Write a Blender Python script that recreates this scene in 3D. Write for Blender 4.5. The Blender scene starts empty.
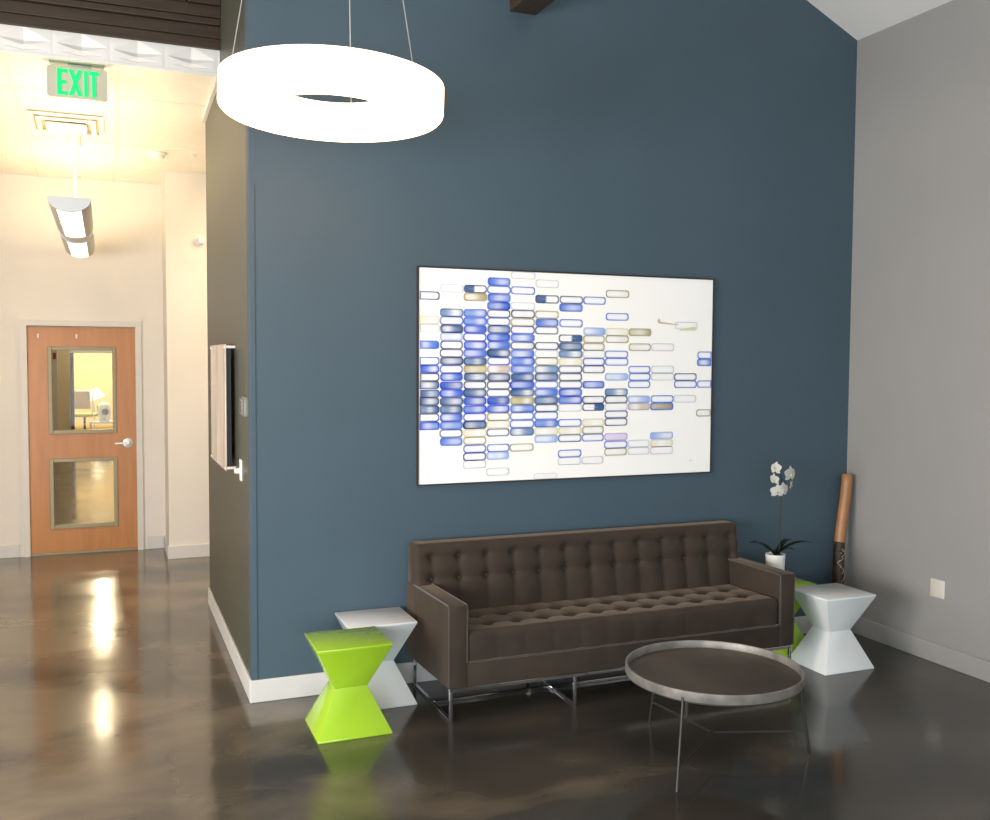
import bpy, bmesh, math, random
from mathutils import Vector, Matrix
random.seed(7)
scene = bpy.context.scene
COL = scene.collection
PI = math.pi

# ------------------------------------------------------------------ materials
def mat(name, base, rough=.5, metal=0., spec=.5, var=0., vscale=8., bump=0., bscale=60., coat=0., sheen=0., emit=None, estr=0.,
        base2=None, trans=0., alpha=1., coat_rough=.05):
    m = bpy.data.materials.new(name); m.use_nodes = True
    nt = m.node_tree; b = nt.nodes['Principled BSDF']
    b.inputs['Base Color'].default_value = (*base, 1)
    b.inputs['Roughness'].default_value = rough
    b.inputs['Metallic'].default_value = metal
    b.inputs['Specular IOR Level'].default_value = spec
    b.inputs['Coat Weight'].default_value = coat
    b.inputs['Coat Roughness'].default_value = coat_rough
    b.inputs['Sheen Weight'].default_value = sheen
    b.inputs['Transmission Weight'].default_value = trans
    b.inputs['Alpha'].default_value = alpha
    if emit:
        b.inputs['Emission Color'].default_value = (*emit, 1); b.inputs['Emission Strength'].default_value = estr
    tc = nt.nodes.new('ShaderNodeTexCoord')
    if var > 0 or base2:
        n = nt.nodes.new('ShaderNodeTexNoise'); n.inputs['Scale'].default_value = vscale; n.inputs['Detail'].default_value = 5
        nt.links.new(tc.outputs['Object'], n.inputs['Vector'])
        r = nt.nodes.new('ShaderNodeValToRGB')
        c2 = base2 or tuple(min(1, c * (1 + var)) for c in base); c1 = base if base2 else tuple(c * (1 - var) for c in base)
        r.color_ramp.elements[0].color = (*c1, 1); r.color_ramp.elements[0].position = .35
        r.color_ramp.elements[1].color = (*c2, 1); r.color_ramp.elements[1].position = .65
        nt.links.new(n.outputs['Fac'], r.inputs['Fac']); nt.links.new(r.outputs['Color'], b.inputs['Base Color'])
    if bump > 0:
        n2 = nt.nodes.new('ShaderNodeTexNoise'); n2.inputs['Scale'].default_value = bscale; n2.inputs['Detail'].default_value = 3
        nt.links.new(tc.outputs['Object'], n2.inputs['Vector'])
        bp = nt.nodes.new('ShaderNodeBump'); bp.inputs['Strength'].default_value = bump; bp.inputs['Distance'].default_value = .01
        nt.links.new(n2.outputs['Fac'], bp.inputs['Height']); nt.links.new(bp.outputs['Normal'], b.inputs['Normal'])
    return m

def emis(name, col, s):
    m = bpy.data.materials.new(name); m.use_nodes = True; nt = m.node_tree; nt.nodes.clear()
    o = nt.nodes.new('ShaderNodeOutputMaterial'); e = nt.nodes.new('ShaderNodeEmission')
    e.inputs[0].default_value = (*col, 1); e.inputs[1].default_value = s
    nt.links.new(e.outputs[0], o.inputs[0]); return m

def wood_mat(name, c1, c2, rough, axis='Z', sc=6., stretch=.12):
    m = bpy.data.materials.new(name); m.use_nodes = True; nt = m.node_tree; b = nt.nodes['Principled BSDF']
    b.inputs['Roughness'].default_value = rough
    tc = nt.nodes.new('ShaderNodeTexCoord'); mp = nt.nodes.new('ShaderNodeMapping')
    s = [sc * 6, sc * 6, sc * 6]; s['XYZ'.index(axis)] = sc * stretch * 4
    mp.inputs['Scale'].default_value = s
    n = nt.nodes.new('ShaderNodeTexNoise'); n.inputs['Scale'].default_value = 1; n.inputs['Detail'].default_value = 6; n.inputs['Distortion'].default_value = .6
    r = nt.nodes.new('ShaderNodeValToRGB')
    r.color_ramp.elements[0].color = (*c1, 1); r.color_ramp.elements[1].color = (*c2, 1)
    r.color_ramp.elements[0].position = .3; r.color_ramp.elements[1].position = .7
    L = nt.links.new
    L(tc.outputs['Object'], mp.inputs['Vector']); L(mp.outputs[0], n.inputs['Vector']); L(n.outputs['Fac'], r.inputs['Fac']); L(r.outputs[0], b.inputs['Base Color'])
    return m

def floor_mat():
    m = bpy.data.materials.new('stained_concrete'); m.use_nodes = True; nt = m.node_tree; b = nt.nodes['Principled BSDF']; L = nt.links.new
    tc = nt.nodes.new('ShaderNodeTexCoord'); mp = nt.nodes.new('ShaderNodeMapping'); mp.inputs['Scale'].default_value = (.8, 1.25, 1)
    L(tc.outputs['Object'], mp.inputs['Vector'])
    n = nt.nodes.new('ShaderNodeTexNoise'); n.inputs['Scale'].default_value = 1.35; n.inputs['Detail'].default_value = 5; n.inputs['Roughness'].default_value = .5; n.inputs['Distortion'].default_value = .3
    L(mp.outputs[0], n.inputs['Vector'])
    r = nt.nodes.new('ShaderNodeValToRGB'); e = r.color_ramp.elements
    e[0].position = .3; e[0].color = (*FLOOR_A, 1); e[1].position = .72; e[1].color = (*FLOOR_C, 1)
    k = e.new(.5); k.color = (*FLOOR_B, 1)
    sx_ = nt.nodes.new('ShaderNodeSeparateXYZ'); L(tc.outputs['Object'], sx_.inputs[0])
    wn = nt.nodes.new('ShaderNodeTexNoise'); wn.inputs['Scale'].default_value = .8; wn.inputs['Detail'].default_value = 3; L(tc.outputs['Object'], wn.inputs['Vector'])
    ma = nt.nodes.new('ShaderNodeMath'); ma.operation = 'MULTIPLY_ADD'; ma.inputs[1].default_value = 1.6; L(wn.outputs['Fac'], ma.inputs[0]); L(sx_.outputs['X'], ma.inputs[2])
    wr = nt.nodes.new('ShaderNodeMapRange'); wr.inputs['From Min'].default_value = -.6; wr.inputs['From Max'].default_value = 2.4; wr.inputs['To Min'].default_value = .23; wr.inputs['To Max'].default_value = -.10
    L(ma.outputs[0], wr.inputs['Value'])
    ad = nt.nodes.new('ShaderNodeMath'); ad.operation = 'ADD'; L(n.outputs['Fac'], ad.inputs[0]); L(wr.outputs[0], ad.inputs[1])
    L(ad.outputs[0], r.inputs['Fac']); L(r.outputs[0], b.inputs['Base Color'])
    n2 = nt.nodes.new('ShaderNodeTexNoise'); n2.inputs['Scale'].default_value = 2.2; n2.inputs['Detail'].default_value = 4; L(mp.outputs[0], n2.inputs['Vector'])
    mr = nt.nodes.new('ShaderNodeMapRange'); mr.inputs['From Min'].default_value = .3; mr.inputs['From Max'].default_value = .7
    mr.inputs['To Min'].default_value = .09; mr.inputs['To Max'].default_value = .19
    L(n2.outputs['Fac'], mr.inputs['Value']); L(mr.outputs[0], b.inputs['Roughness'])
    b.inputs['IOR'].default_value = 1.62
    n3 = nt.nodes.new('ShaderNodeTexNoise'); n3.inputs['Scale'].default_value = 5; n3.inputs['Detail'].default_value = 3; L(tc.outputs['Object'], n3.inputs['Vector'])
    bp = nt.nodes.new('ShaderNodeBump'); bp.inputs['Strength'].default_value = .05; bp.inputs['Distance'].default_value = .02
    L(n3.outputs['Fac'], bp.inputs['Height']); L(bp.outputs[0], b.inputs['Normal'])
    return m

def glass_mat():
    m = bpy.data.materials.new('clear_glass'); m.use_nodes = True; nt = m.node_tree; nt.nodes.clear(); L = nt.links.new
    o = nt.nodes.new('ShaderNodeOutputMaterial'); mx = nt.nodes.new('ShaderNodeMixShader'); t = nt.nodes.new('ShaderNodeBsdfTransparent')
    g = nt.nodes.new('ShaderNodeBsdfGlossy'); g.inputs['Roughness'].default_value = .02; f = nt.nodes.new('ShaderNodeFresnel'); f.inputs[0].default_value = 1.3
    t.inputs[0].default_value = (.97, .98, .97, 1)
    L(f.outputs[0], mx.inputs[0]); L(t.outputs[0], mx.inputs[1]); L(g.outputs[0], mx.inputs[2]); L(mx.outputs[0], o.inputs[0]); return m

def vcol_mat(name, rough=.7):
    m = bpy.data.materials.new(name); m.use_nodes = True; nt = m.node_tree; b = nt.nodes['Principled BSDF']; L = nt.links.new
    b.inputs['Roughness'].default_value = rough; b.inputs['Specular IOR Level'].default_value = .15
    a = nt.nodes.new('ShaderNodeVertexColor'); a.layer_name = 'paint'
    tc = nt.nodes.new('ShaderNodeTexCoord'); n = nt.nodes.new('ShaderNodeTexNoise'); n.inputs['Scale'].default_value = 28; n.inputs['Detail'].default_value = 4
    mp = nt.nodes.new('ShaderNodeMapping'); mp.inputs['Scale'].default_value = (.5, 1, 1.6); L(tc.outputs['Object'], mp.inputs[0]); L(mp.outputs[0], n.inputs['Vector'])
    mr = nt.nodes.new('ShaderNodeMapRange'); mr.inputs['From Min'].default_value = .45; mr.inputs['From Max'].default_value = .75; mr.inputs['To Min'].default_value = 0; mr.inputs['To Max'].default_value = .07
    L(n.outputs['Fac'], mr.inputs['Value'])
    mx = nt.nodes.new('ShaderNodeMixRGB'); mx.inputs[2].default_value = (*CANVAS, 1); L(mr.outputs[0], mx.inputs[0]); L(a.outputs['Color'], mx.inputs[1]); L(mx.outputs[0], b.inputs['Base Color'])
    return m

CANVAS = (.985, .975, .925)
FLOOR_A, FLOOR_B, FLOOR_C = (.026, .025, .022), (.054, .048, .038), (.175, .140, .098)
M = {}
M['blue'] = mat('blue_wall_paint', (.058, .094, .122), .55, var=.03, vscale=2, bump=.04, bscale=180, spec=.4)
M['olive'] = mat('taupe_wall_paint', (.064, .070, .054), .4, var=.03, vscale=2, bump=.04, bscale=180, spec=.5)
M['grey_wall'] = mat('grey_wall_paint', (.30, .293, .278), .6, var=.02, vscale=2, bump=.03, bscale=180)
M['beige_wall'] = mat('warm_white_wall_paint', (.74, .69, .62), .6, var=.02, vscale=2, bump=.03, bscale=180)
M['white_ceiling'] = mat('white_ceiling_paint', (.78, .77, .74), .7, var=.02, vscale=2)
M['tile_ceiling'] = mat('ceiling_tile', (.82, .78, .70), .8, bump=.2, bscale=140, var=.02)
M['grid'] = mat('ceiling_grid_metal', (.76, .71, .62), .6)
M['base_white'] = mat('white_trim_paint', (.62, .61, .58), .4, var=.02)
M['base_grey'] = mat('grey_trim_paint', (.34, .33, .31), .4, var=.02)
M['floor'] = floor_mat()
M['dark_wood'] = wood_mat('dark_stained_wood', (.020, .0115, .005), (.040, .024, .011), .55, 'X')
M['beam_wood'] = wood_mat('dark_beam_wood', (.030, .020, .012), (.055, .036, .022), .5, 'Y')
M['tin'] = mat('white_pressed_tin', (.74, .75, .73), .35, var=.02, coat=.2)
M['velvet'] = mat('brown_velvet', (.034, .0225, .0135), .85, var=.14, vscale=9, sheen=.45, bump=.05, bscale=300)
M['velvet'].node_tree.nodes['Principled BSDF'].inputs['Sheen Tint'].default_value = (.80, .62, .45, 1)
M['velvet'].node_tree.nodes['Principled BSDF'].inputs['Sheen Roughness'].default_value = .28
M['piping'] = mat('brown_velvet_piping', (.034, .024, .016), .8, sheen=.55, var=.05)
M['chrome'] = mat('polished_chrome', (.82, .82, .82), .08, 1., var=.01)
M['lime'] = mat('lime_lacquer', (.34, .56, .022), .22, var=.015, coat=.5)
M['white_lacq'] = mat('white_lacquer', (.76, .79, .78), .22, var=.01, coat=.5)
M['bronze'] = mat('tray_bronze', (.066, .050, .033), .42, .2, var=.22, vscale=5)
M['rim'] = mat('tray_zinc_rim', (.24, .225, .20), .45, .35, var=.25, vscale=14)
M['iron'] = mat('dark_iron_rod', (.06, .056, .052), .38, .7, var=.1)
M['frame'] = mat('dark_brown_frame', (.030, .022, .018), .4, var=.1)
M['canvas'] = vcol_mat('painted_canvas')
M['oak'] = wood_mat('honey_oak_veneer', (.45, .180, .044), (.53, .225, .062), .35, 'Z', 3.)
M['lite'] = mat('bronze_metal_trim', (.26, .21, .115), .4, .3, var=.03)
M['door_frame'] = mat('grey_white_metal_paint', (.66, .63, .56), .4, var=.02)
M['glass'] = glass_mat()
M['steel'] = mat('brushed_steel', (.80, .79, .76), .32, .6, var=.03)
M['ring'] = emis('warm_white_diffuser', (1., .60, .34), 6.5)
M['ring_in'] = mat('pendant_white_rim', (.8, .78, .72), .4, var=.01, emit=(1., .92, .5), estr=.95)
M['wire'] = mat('thin_steel_wire', (.55, .55, .53), .35, .6, var=.02)
M['lens'] = emis('corridor_lens', (1., .88, .66), 2.0)
M['uplens'] = emis('corridor_uplight', (1., .78, .45), 20.)
M['housing'] = mat('silver_housing', (.55, .52, .45), .4, .1, var=.02)
M['cap'] = mat('pale_blue_grey_cap', (.55, .58, .58), .4, var=.02)
M['white_pl'] = mat('white_plastic', (.80, .78, .72), .4, var=.02)
M['exit_green'] = emis('green_led_letters', (.03, 1., .25), 1.15)
M['exit_body'] = mat('clear_grey_acrylic', (.52, .51, .40), .3, var=.02, spec=.6)
M['exit_plate'] = mat('grey_green_metal', (.30, .36, .28), .4, var=.02)
M['thermo'] = mat('grey_plastic', (.22, .21, .18), .3, var=.03)
M['thermo_edge'] = mat('mid_grey_plastic', (.20, .195, .17), .35, var=.03)
M['thermo_dark'] = mat('dark_plastic', (.08, .08, .07), .25, var=.03)
M['black'] = mat('shadow_gap_black', (.008, .008, .008), .5, var=.05)  # near-black for the shadow behind the art panel
M['photo'] = wood_mat('pale_figured_print', (.45, .38, .30), (.92, .85, .74), .15, 'Z', .7, .3)
M['outlet'] = mat('ivory_plastic', (.62, .58, .50), .4, var=.02)
M['bark'] = mat('amber_polished_wood', (.30, .135, .045), .38, base2=(.42, .20, .075), vscale=7)
M['carved'] = mat('carved_dark_wood', (.018, .011, .007), .5, base2=(.065, .032, .016), vscale=26, bump=.6, bscale=60)
M['dots'] = mat('pale_painted_marks', (.55, .47, .33), .6, var=.1)
M['pot'] = mat('white_embossed_ceramic', (.80, .79, .75), .45, var=.02)
M['soil'] = mat('bark_soil', (.04, .028, .018), .9, var=.3, vscale=60)
M['leaf'] = mat('dark_green_leaf', (.016, .040, .014), .35, var=.2)
M['stem'] = mat('dark_green_stem', (.020, .032, .016), .5, var=.1)
M['petal'] = mat('white_petal', (.86, .86, .82), .55, var=.02)
M['lip'] = mat('yellow_lip', (.62, .48, .12), .5, var=.05)
M['yellow_wall'] = mat('yellow_wall_paint', (.80, .60, .28), .6, var=.02)
M['chair_mesh'] = mat('pale_mesh_fabric', (.70, .60, .42), .7, var=.05)
M['chair_seat'] = mat('olive_yellow_fabric', (.45, .42, .05), .8, var=.05)
M['jamb'] = mat('dark_brown_jamb', (.10, .07, .035), .9, spec=.1, var=.05)
M['red'] = mat('red_plastic', (.22, .03, .015), .4, var=.05)
M['tan_panel'] = mat('tan_wall_paint', (.60, .52, .37), .6, var=.02)
M['patch'] = mat('glowing_white_patch', (.9, .88, .8), .6, var=.01, emit=(1, .9, .7), estr=1.2)  # glow imitates a sunlit spot, no lamp there

# ------------------------------------------------------------------ mesh helpers
class MB:
    def __init__(s): s.bm = bmesh.new()
    def box(s, x0, x1, y0, y1, z0, z1, bev=0., seg=2):
        t = bmesh.new(); bmesh.ops.create_cube(t, size=1.)
        for v in t.verts:
            v.co = Vector(((x0 + x1) / 2 + v.co.x * (x1 - x0), (y0 + y1) / 2 + v.co.y * (y1 - y0), (z0 + z1) / 2 + v.co.z * (z1 - z0)))
        if bev > 0: bmesh.ops.bevel(t, geom=t.edges[:], offset=bev, segments=seg, affect='EDGES', profile=.5)
        return s.merge(t)
    def merge(s, t, mtx=None):
        if mtx is not None: t.transform(mtx)
        me = bpy.data.meshes.new('tmp'); t.to_mesh(me); t.free(); s.bm.from_mesh(me); bpy.data.meshes.remove(me); return s
    def tube(s, pts, r, n=10, cap=True):
        pts = [Vector(p) for p in pts]; rs = r if isinstance(r, (list, tuple)) else [r] * len(pts)
        rings = []; prev = None
        for i, p in enumerate(pts):
            d = (pts[min(i + 1, len(pts) - 1)] - pts[max(i - 1, 0)]).normalized()
            if prev is None:
                a = d.orthogonal().normalized()
            else:
                a = (prev - d * prev.dot(d)).normalized()
            prev = a; b = d.cross(a)
            rings.append([s.bm.verts.new(p + rs[i] * (math.cos(2 * PI * k / n) * a + math.sin(2 * PI * k / n) * b)) for k in range(n)])
        for i in range(len(rings) - 1):
            for k in range(n): s.bm.faces.new((rings[i][k], rings[i][(k + 1) % n], rings[i + 1][(k + 1) % n], rings[i + 1][k]))
        if cap:
            s.bm.faces.new(rings[0][::-1]); s.bm.faces.new(rings[-1])
        return s
    def lathe(s, prof, n=48, c=(0, 0, 0), closed=False):
        rings = []
        for r, z in prof:
            if r < 1e-6: rings.append([s.bm.verts.new((c[0], c[1], c[2] + z))])
            else: rings.append([s.bm.verts.new((c[0] + r * math.cos(2 * PI * k / n), c[1] + r * math.sin(2 * PI * k / n), c[2] + z)) for k in range(n)])
        m = len(rings)
        for i in range(m if closed else m - 1):
            A, B = rings[i], rings[(i + 1) % m]
            for k in range(n):
                k2 = (k + 1) % n
                if len(A) == 1 and len(B) == 1: continue
                if len(A) == 1: s.bm.faces.new((A[0], B[k2], B[k]))
                elif len(B) == 1: s.bm.faces.new((A[k], A[k2], B[0]))
                else: s.bm.faces.new((A[k], A[k2], B[k2], B[k]))
        return s
    def prism(s, poly, axis, a, b):
        """extrude a 2D polygon along axis from a to b; poly coords are the two other axes in xyz order"""
        i = 'xyz'.index(axis)
        def P(u, t):
            q = [u[0], u[1]]; q.insert(i, t); return q
        A = [s.bm.verts.new(P(u, a)) for u in poly]; B = [s.bm.verts.new(P(u, b)) for u in poly]; n = len(poly)
        s.bm.faces.new(A); s.bm.faces.new(B[::-1])
        for k in range(n): s.bm.faces.new((A[k], B[k], B[(k + 1) % n], A[(k + 1) % n]))
        return s
    def face(s, pts): s.bm.faces.new([s.bm.verts.new(p) for p in pts]); return s
    def xf(s, mtx): s.bm.transform(mtx); return s
    def build(s, name, m, parent=None, smooth=False, loc=None, ang=40):
        bmesh.ops.recalc_face_normals(s.bm, faces=s.bm.faces[:])
        me = bpy.data.meshes.new(name); s.bm.to_mesh(me); s.bm.free()
        me.materials.append(m)
        if smooth:
            for p in me.polygons: p.use_smooth = True
            me.set_sharp_from_angle(angle=math.radians(ang))
        o = bpy.data.objects.new(name, me); COL.objects.link(o)
        if parent: o.parent = parent
        if loc is not None: o.location = loc
        return o

def thing(name, label, cat, loc=(0, 0, 0), rz=0., group=None):
    o = bpy.data.objects.new(name, None); o.empty_display_size = .1; COL.objects.link(o); o.location = loc; o.rotation_euler = (0, 0, rz)
    o['label'] = label; o['category'] = cat
    if group: o['group'] = group
    return o
def tag(o, label, cat, group=None):
    o['label'] = label; o['category'] = cat
    if group: o['group'] = group
    return o
def struct(o, label=None):
    o['kind'] = 'structure'
    if label: o['label'] = label
    return o
def dup(root, loc, label, rz=None):
    r = root.copy(); COL.objects.link(r); r.location = loc; r['label'] = label
    if rz is not None: r.rotation_euler = (0, 0, rz)
    for ch in list(root.children):
        c = ch.copy(); COL.objects.link(c); c.parent = r
        for g in ch.children:
            d = g.copy(); COL.objects.link(d); d.parent = c
    return r

# ------------------------------------------------------------------ setting
W = 3.813; HB = .1157; DY = 4.405
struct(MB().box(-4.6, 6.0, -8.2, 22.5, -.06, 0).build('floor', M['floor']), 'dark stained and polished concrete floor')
struct(MB().box(0, W + .1, 0, .1, 0, 6.2).build('wall_back', M['blue']), 'slate blue painted wall behind the sofa')
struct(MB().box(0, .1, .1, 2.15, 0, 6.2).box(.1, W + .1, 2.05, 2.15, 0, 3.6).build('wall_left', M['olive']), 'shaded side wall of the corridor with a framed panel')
struct(MB().box(W, W + .1, -8.2, 0, 0, 4.2).build('wall_right', M['grey_wall']), 'grey painted wall on the right')
x_r, z_r = -.6, 3.813 + .474 * (3.822 + .6)
cv = MB()
cv.prism([(W + .1, 3.813 - .474 * .109), (x_r, z_r), (-4.6, z_r - .36 * 4), (-4.6, z_r - .36 * 4 + .1), (x_r, z_r + .1), (W + .1, 3.813 - .474 * .109 + .1)], 'y', -8.2, 1.35)
struct(cv.build('ceiling', M['white_ceiling']), 'white vaulted ceiling')
# far side of the room behind the camera, with its window openings
wb = MB()
wb.box(-4.6, W + .1, -8.2, -8.1, 0, .25).box(-4.6, W + .1, -8.2, -8.1, 2.95, 6.2)
for a, b in ((-4.6, -4.0), (-1.65, -1.45), (.95, 1.15), (3.5, W + .1)): wb.box(a, b, -8.2, -8.1, .25, 2.95)
struct(wb.build('wall_front', M['olive']))
for i, (a, b) in enumerate(((-4.0, -1.65), (-1.45, .95), (1.15, 3.5))):
    f = MB()
    f.box(a, a + .06, -8.19, -8.12, .25, 2.95).box(b - .06, b, -8.19, -8.12, .25, 2.95).box(a + .06, b - .06, -8.19, -8.12, .25, .31).box(a + .06, b - .06, -8.19, -8.12, 2.89, 2.95)
    fo = struct(f.build('window_%d' % (i + 1), M['frame']))
    MB().box(a + .06, b - .06, -8.16, -8.155, .31, 2.89).build('pane', M['glass'], fo)
wo = MB(); wo.box(-4.6, -4.5, -8.1, 1.2, 0, .3).box(-4.6, -4.5, -8.1, 1.2, 2.9, 6.2)
for a, b in ((-8.1, -5.75), (-3.50, -3.40), (-1.15, 1.2)): wo.box(-4.6, -4.5, a, b, .3, 2.9)
struct(wo.build('wall_outer', M['olive']))
for i, (a, b) in enumerate(((-5.75, -3.50), (-3.40, -1.15))):
    f = MB(); f.box(-4.59, -4.52, a, a + .06, .3, 2.9).box(-4.59, -4.52, b - .06, b, .3, 2.9).box(-4.59, -4.52, a + .06, b - .06, .3, .36).box(-4.59, -4.52, a + .06, b - .06, 2.84, 2.9)
    fo = struct(f.build('window_%d' % (i + 4), M['frame'])); MB().box(-4.56, -4.555, a + .06, b - .06, .36, 2.84).build('pane', M['glass'], fo)
# corridor
CZ = lambda y: 3.475 - .0446 * (y - 1.2)
wf = MB()
DX0, DX1, DZ1 = -1.345, -.378, 2.058      # rough opening
wf.box(-3.2, DX0, DY, DY + .12, 0, 3.6).box(DX1, 2.4, DY, DY + .12, 0, 3.6).box(DX0, DX1, DY, DY + .12, DZ1, 3.6)
struct(wf.build('wall_far', M['beige_wall']), 'warm white corridor end wall holding the oak door')
struct(MB().box(-.175, 2.4, 3.864, DY, 0, 3.5).build('wall_hall', M['beige_wall']), 'warm white projecting pier right of the oak door')
struct(MB().box(-3.2, -3.1, 1.36, DY, 0, 3.6).build('wall_passage', M['beige_wall']))
struct(MB().box(2.4, 2.5, 2.05, DY, 0, 3.6).build('wall_side', M['beige_wall']))
struct(MB().box(-4.5, -3.1, 1.2, 1.36, 0, 3.63).build('wall_end', M['beige_wall']))
cc = MB(); cc.prism([(1.235, CZ(1.235)), (DY, CZ(DY)), (DY, CZ(DY) + .06), (1.235, CZ(1.235) + .06)], 'x', -3.2, 2.5)
struct(cc.build('ceiling_corridor', M['tile_ceiling']), 'tiled corridor ceiling')
tg = MB()
for x in (-2.41, -1.80, -1.19, -.58):
    tg.prism([(1.24, CZ(1.24) - .004), (DY, CZ(DY) - .004), (DY, CZ(DY) + .001), (1.24, CZ(1.24) + .001)], 'x', x - .012, x + .012)
for y in (1.85, 3.07, 4.29):
    tg.box(-3.1, -.0, y - .012, y + .012, CZ(y) - .004, CZ(y) + .004)
struct(tg.build('trim_1', M['grid']), 'thin ceiling tile grid')
struct(MB().prism([(1.24, CZ(1.24) - .03), (2.15, CZ(2.15) - .03), (2.15, CZ(2.15) + .0), (1.24, CZ(1.24) + .0)], 'x', -.022, 0).build('trim_2', M['base_white']), 'white edge strip where the tiled ceiling meets the side wall')
# dark wood header with stepped moulding
hd = MB()
hd.box(-4.5, 0, 1.200, 1.35, 3.63, 3.69, .004).box(-4.5, 0, 1.19, 1.35, 3.69, 3.76, .004).box(-4.5, 0, 1.165, 1.35, 3.76, 3.80, .006)
hd.box(-4.5, 0, 1.155, 1.35, 3.80, 3.87, .004).box(-4.5, -.2, 1.15, 1.35, 3.87, 4.6, .004).box(-.19, 0, 1.14, 1.35, 3.87, 4.6, .004)
hd.box(-4.5, 0, 1.17, 1.34, 4.59, 6.2)
struct(hd.build('trim_3', M['dark_wood']), 'dark wood header with stepped moulding over the corridor')
# pressed tin frieze, one star motif per foot
tn = MB(); tn.box(-4.5, 0, 1.275, 1.34, 3.475, 3.64); bm = tn.bm
PW, zc, NX, NZ = .305, 3.562, 592, 26
def tin_h(x, z):
    u = ((x + .165) / PW + .5) % 1. - .5; v = (z - zc) / PW
    a = max(0., 1 - abs(u) / .47 - abs(v - .01) / (.22 if v > .01 else .12))          # main diamond
    b = max(0., 1 - abs(u) / .36 - abs(v + .145) / .055)                          # slim leaf below it
    c = max(0., 1 - abs(abs(u) - .5) / .10 - abs(v + .02) / .3) * .35               # ridge between the stars
    return -(.034 * a + .018 * b + .010 * c)
rows_ = [[bm.verts.new((-4.5 * i / NX, 1.228 - tin_h(-4.5 * i / NX, 3.49 + .145 * k / NZ), 3.49 + .145 * k / NZ)) for k in range(NZ + 1)] for i in range(NX + 1)]
for A, B in zip(rows_, rows_[1:]):
    for k in range(NZ): bm.faces.new((A[k], A[k + 1], B[k + 1], B[k]))
tn.box(-4.5, 0, 1.222, 1.24, 3.475, 3.492, .003)
struct(tn.build('trim_4', M['tin']), 'white pressed tin frieze with a row of diamond stars')
# ridge-side beam
struct(MB().box(1.398, 1.558, -2.6, 0, 3.655, 3.93, .006).build('trim_5', M['beam_wood']), 'dark wooden beam running out from the blue wall')
# corner guard
struct(MB().box(0, .026, -.004, 0, HB, 2.62, .001).build('trim_6', M['blue']), 'narrow corner guard strip at the left edge of the blue wall')
# baseboards
def bb(name, x0, x1, y0, y1, m, lab): struct(MB().box(x0, x1, y0, y1, 0, HB, .004).build(name, m), lab)
bb('baseboard_back', -.014, W, -.014, 0, M['base_white'], 'pale baseboard under the blue wall')
bb('baseboard_left', -.014, 0, 0, 2.15, M['base_white'], 'pale baseboard along the corridor side wall')
bb('baseboard_right', W - .014, W, -8.1, -.014, M['base_grey'], 'grey baseboard along the grey wall')
bb('baseboard_far', -3.1, -1.395, DY - .014, DY, M['base_white'], 'pale baseboard left of the oak door')
bb('baseboard_end', -.335, -.189, DY - .014, DY, M['base_white'], 'short pale baseboard right of the oak door')
bb('baseboard_hall', -.189, 2.4, 3.85, 3.864, M['base_white'], 'pale baseboard round the projecting pier')
bb('baseboard_pier', -.189, -.175, 3.864, DY - .014, M['base_white'], 'pale baseboard on the side of the projecting pier')

# ------------------------------------------------------------------ oak door
dr = bpy.data.objects.new('door_1', None); COL.objects.link(dr); dr.location = (-.8615, DY, 0); struct(dr, 'honey oak door with two glass lights')
hw = .4435
fr = MB()
for s_ in (-1, 1):
    fr.box(s_ * (hw + .022) - .022, s_ * (hw + .022) + .022, -.02, .13, 0, 2.036, .003)
    fr.box(min(s_ * (hw + .012), s_ * (hw + .052)), max(s_ * (hw + .012), s_ * (hw + .052)), -.022, .02, 0, 2.044)
fr.box(-hw - .044, hw + .044, -.02, .13, 2.034, 2.07, .003).box(-hw - .052, hw + .052, -.022, .02, 2.044, 2.086)
fr.build('door_frame', M['door_frame'], dr)
dp = MB()
LX0, LX1 = -.27, .268
UZ0, UZ1, BZ0, BZ1 = 1.09, 1.845, .242, .848
dp.box(-hw, LX0, .012, .056, .012, 2.03).box(LX1, hw, .012, .056, .012, 2.03).box(LX0, LX1, .012, .056, .012, BZ0).box(LX0, LX1, .012, .056, BZ1, UZ0).box(LX0, LX1, .012, .056, UZ1, 2.03)
dp.build('door_panel', M['oak'], dr)
for z0, z1 in ((UZ0, UZ1), (BZ0, BZ1)):
    l = MB(); t = .034
    l.box(LX0 - .012, LX0 + t - .012, .0, .066, z0 - .012, z1 + .012, .003).box(LX1 - t + .012, LX1 + .012, .0, .066, z0 - .012, z1 + .012, .003)
    l.box(LX0 + t - .012, LX1 - t + .012, .0, .066, z0 - .012, z0 + t - .012, .003).box(LX0 + t - .012, LX1 - t + .012, .0, .066, z1 - t + .012, z1 + .012, .003)
    lo = l.build('glazing_frame', M['lite'], dr)
    MB().box(LX0 + .01, LX1 - .01, .031, .037, z0 + .01, z1 - .01).build('pane', M['glass'], lo)
hm = MB(); R90 = Matrix.Rotation(PI / 2, 4, 'X')
t = MB(); t.lathe([(0, 0), (.043, 0), (.043, .010), (.026, .014), (.014, .016), (.012, .05), (0, .052)], 28); t.xf(Matrix.Translation((.372, .012, .985)) @ R90)
t.tube([(.372, -.030, .985), (.30, -.034, .985), (.262, -.030, .983)], [.011, .010, .008], 12)
t.build('door_handle', M['steel'], dr, True)
for z in (.30, 1.02, 1.74):
    MB().box(-hw - .012, -hw + .003, -.003, .012, z - .05, z + .05, .002).build('hinge', M['lite'], dr)
MB().box(-hw, hw, .002, .058, .0, .022, .002).build('door_sweep', M['lite'], dr)
for x in (-.355, -.045): MB().box(x - .007, x + .007, -.004, .0125, 1.927, 1.965, .002).build('pale_plate', M['white_pl'], dr)  # two small pale rectangles near the door top

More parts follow.
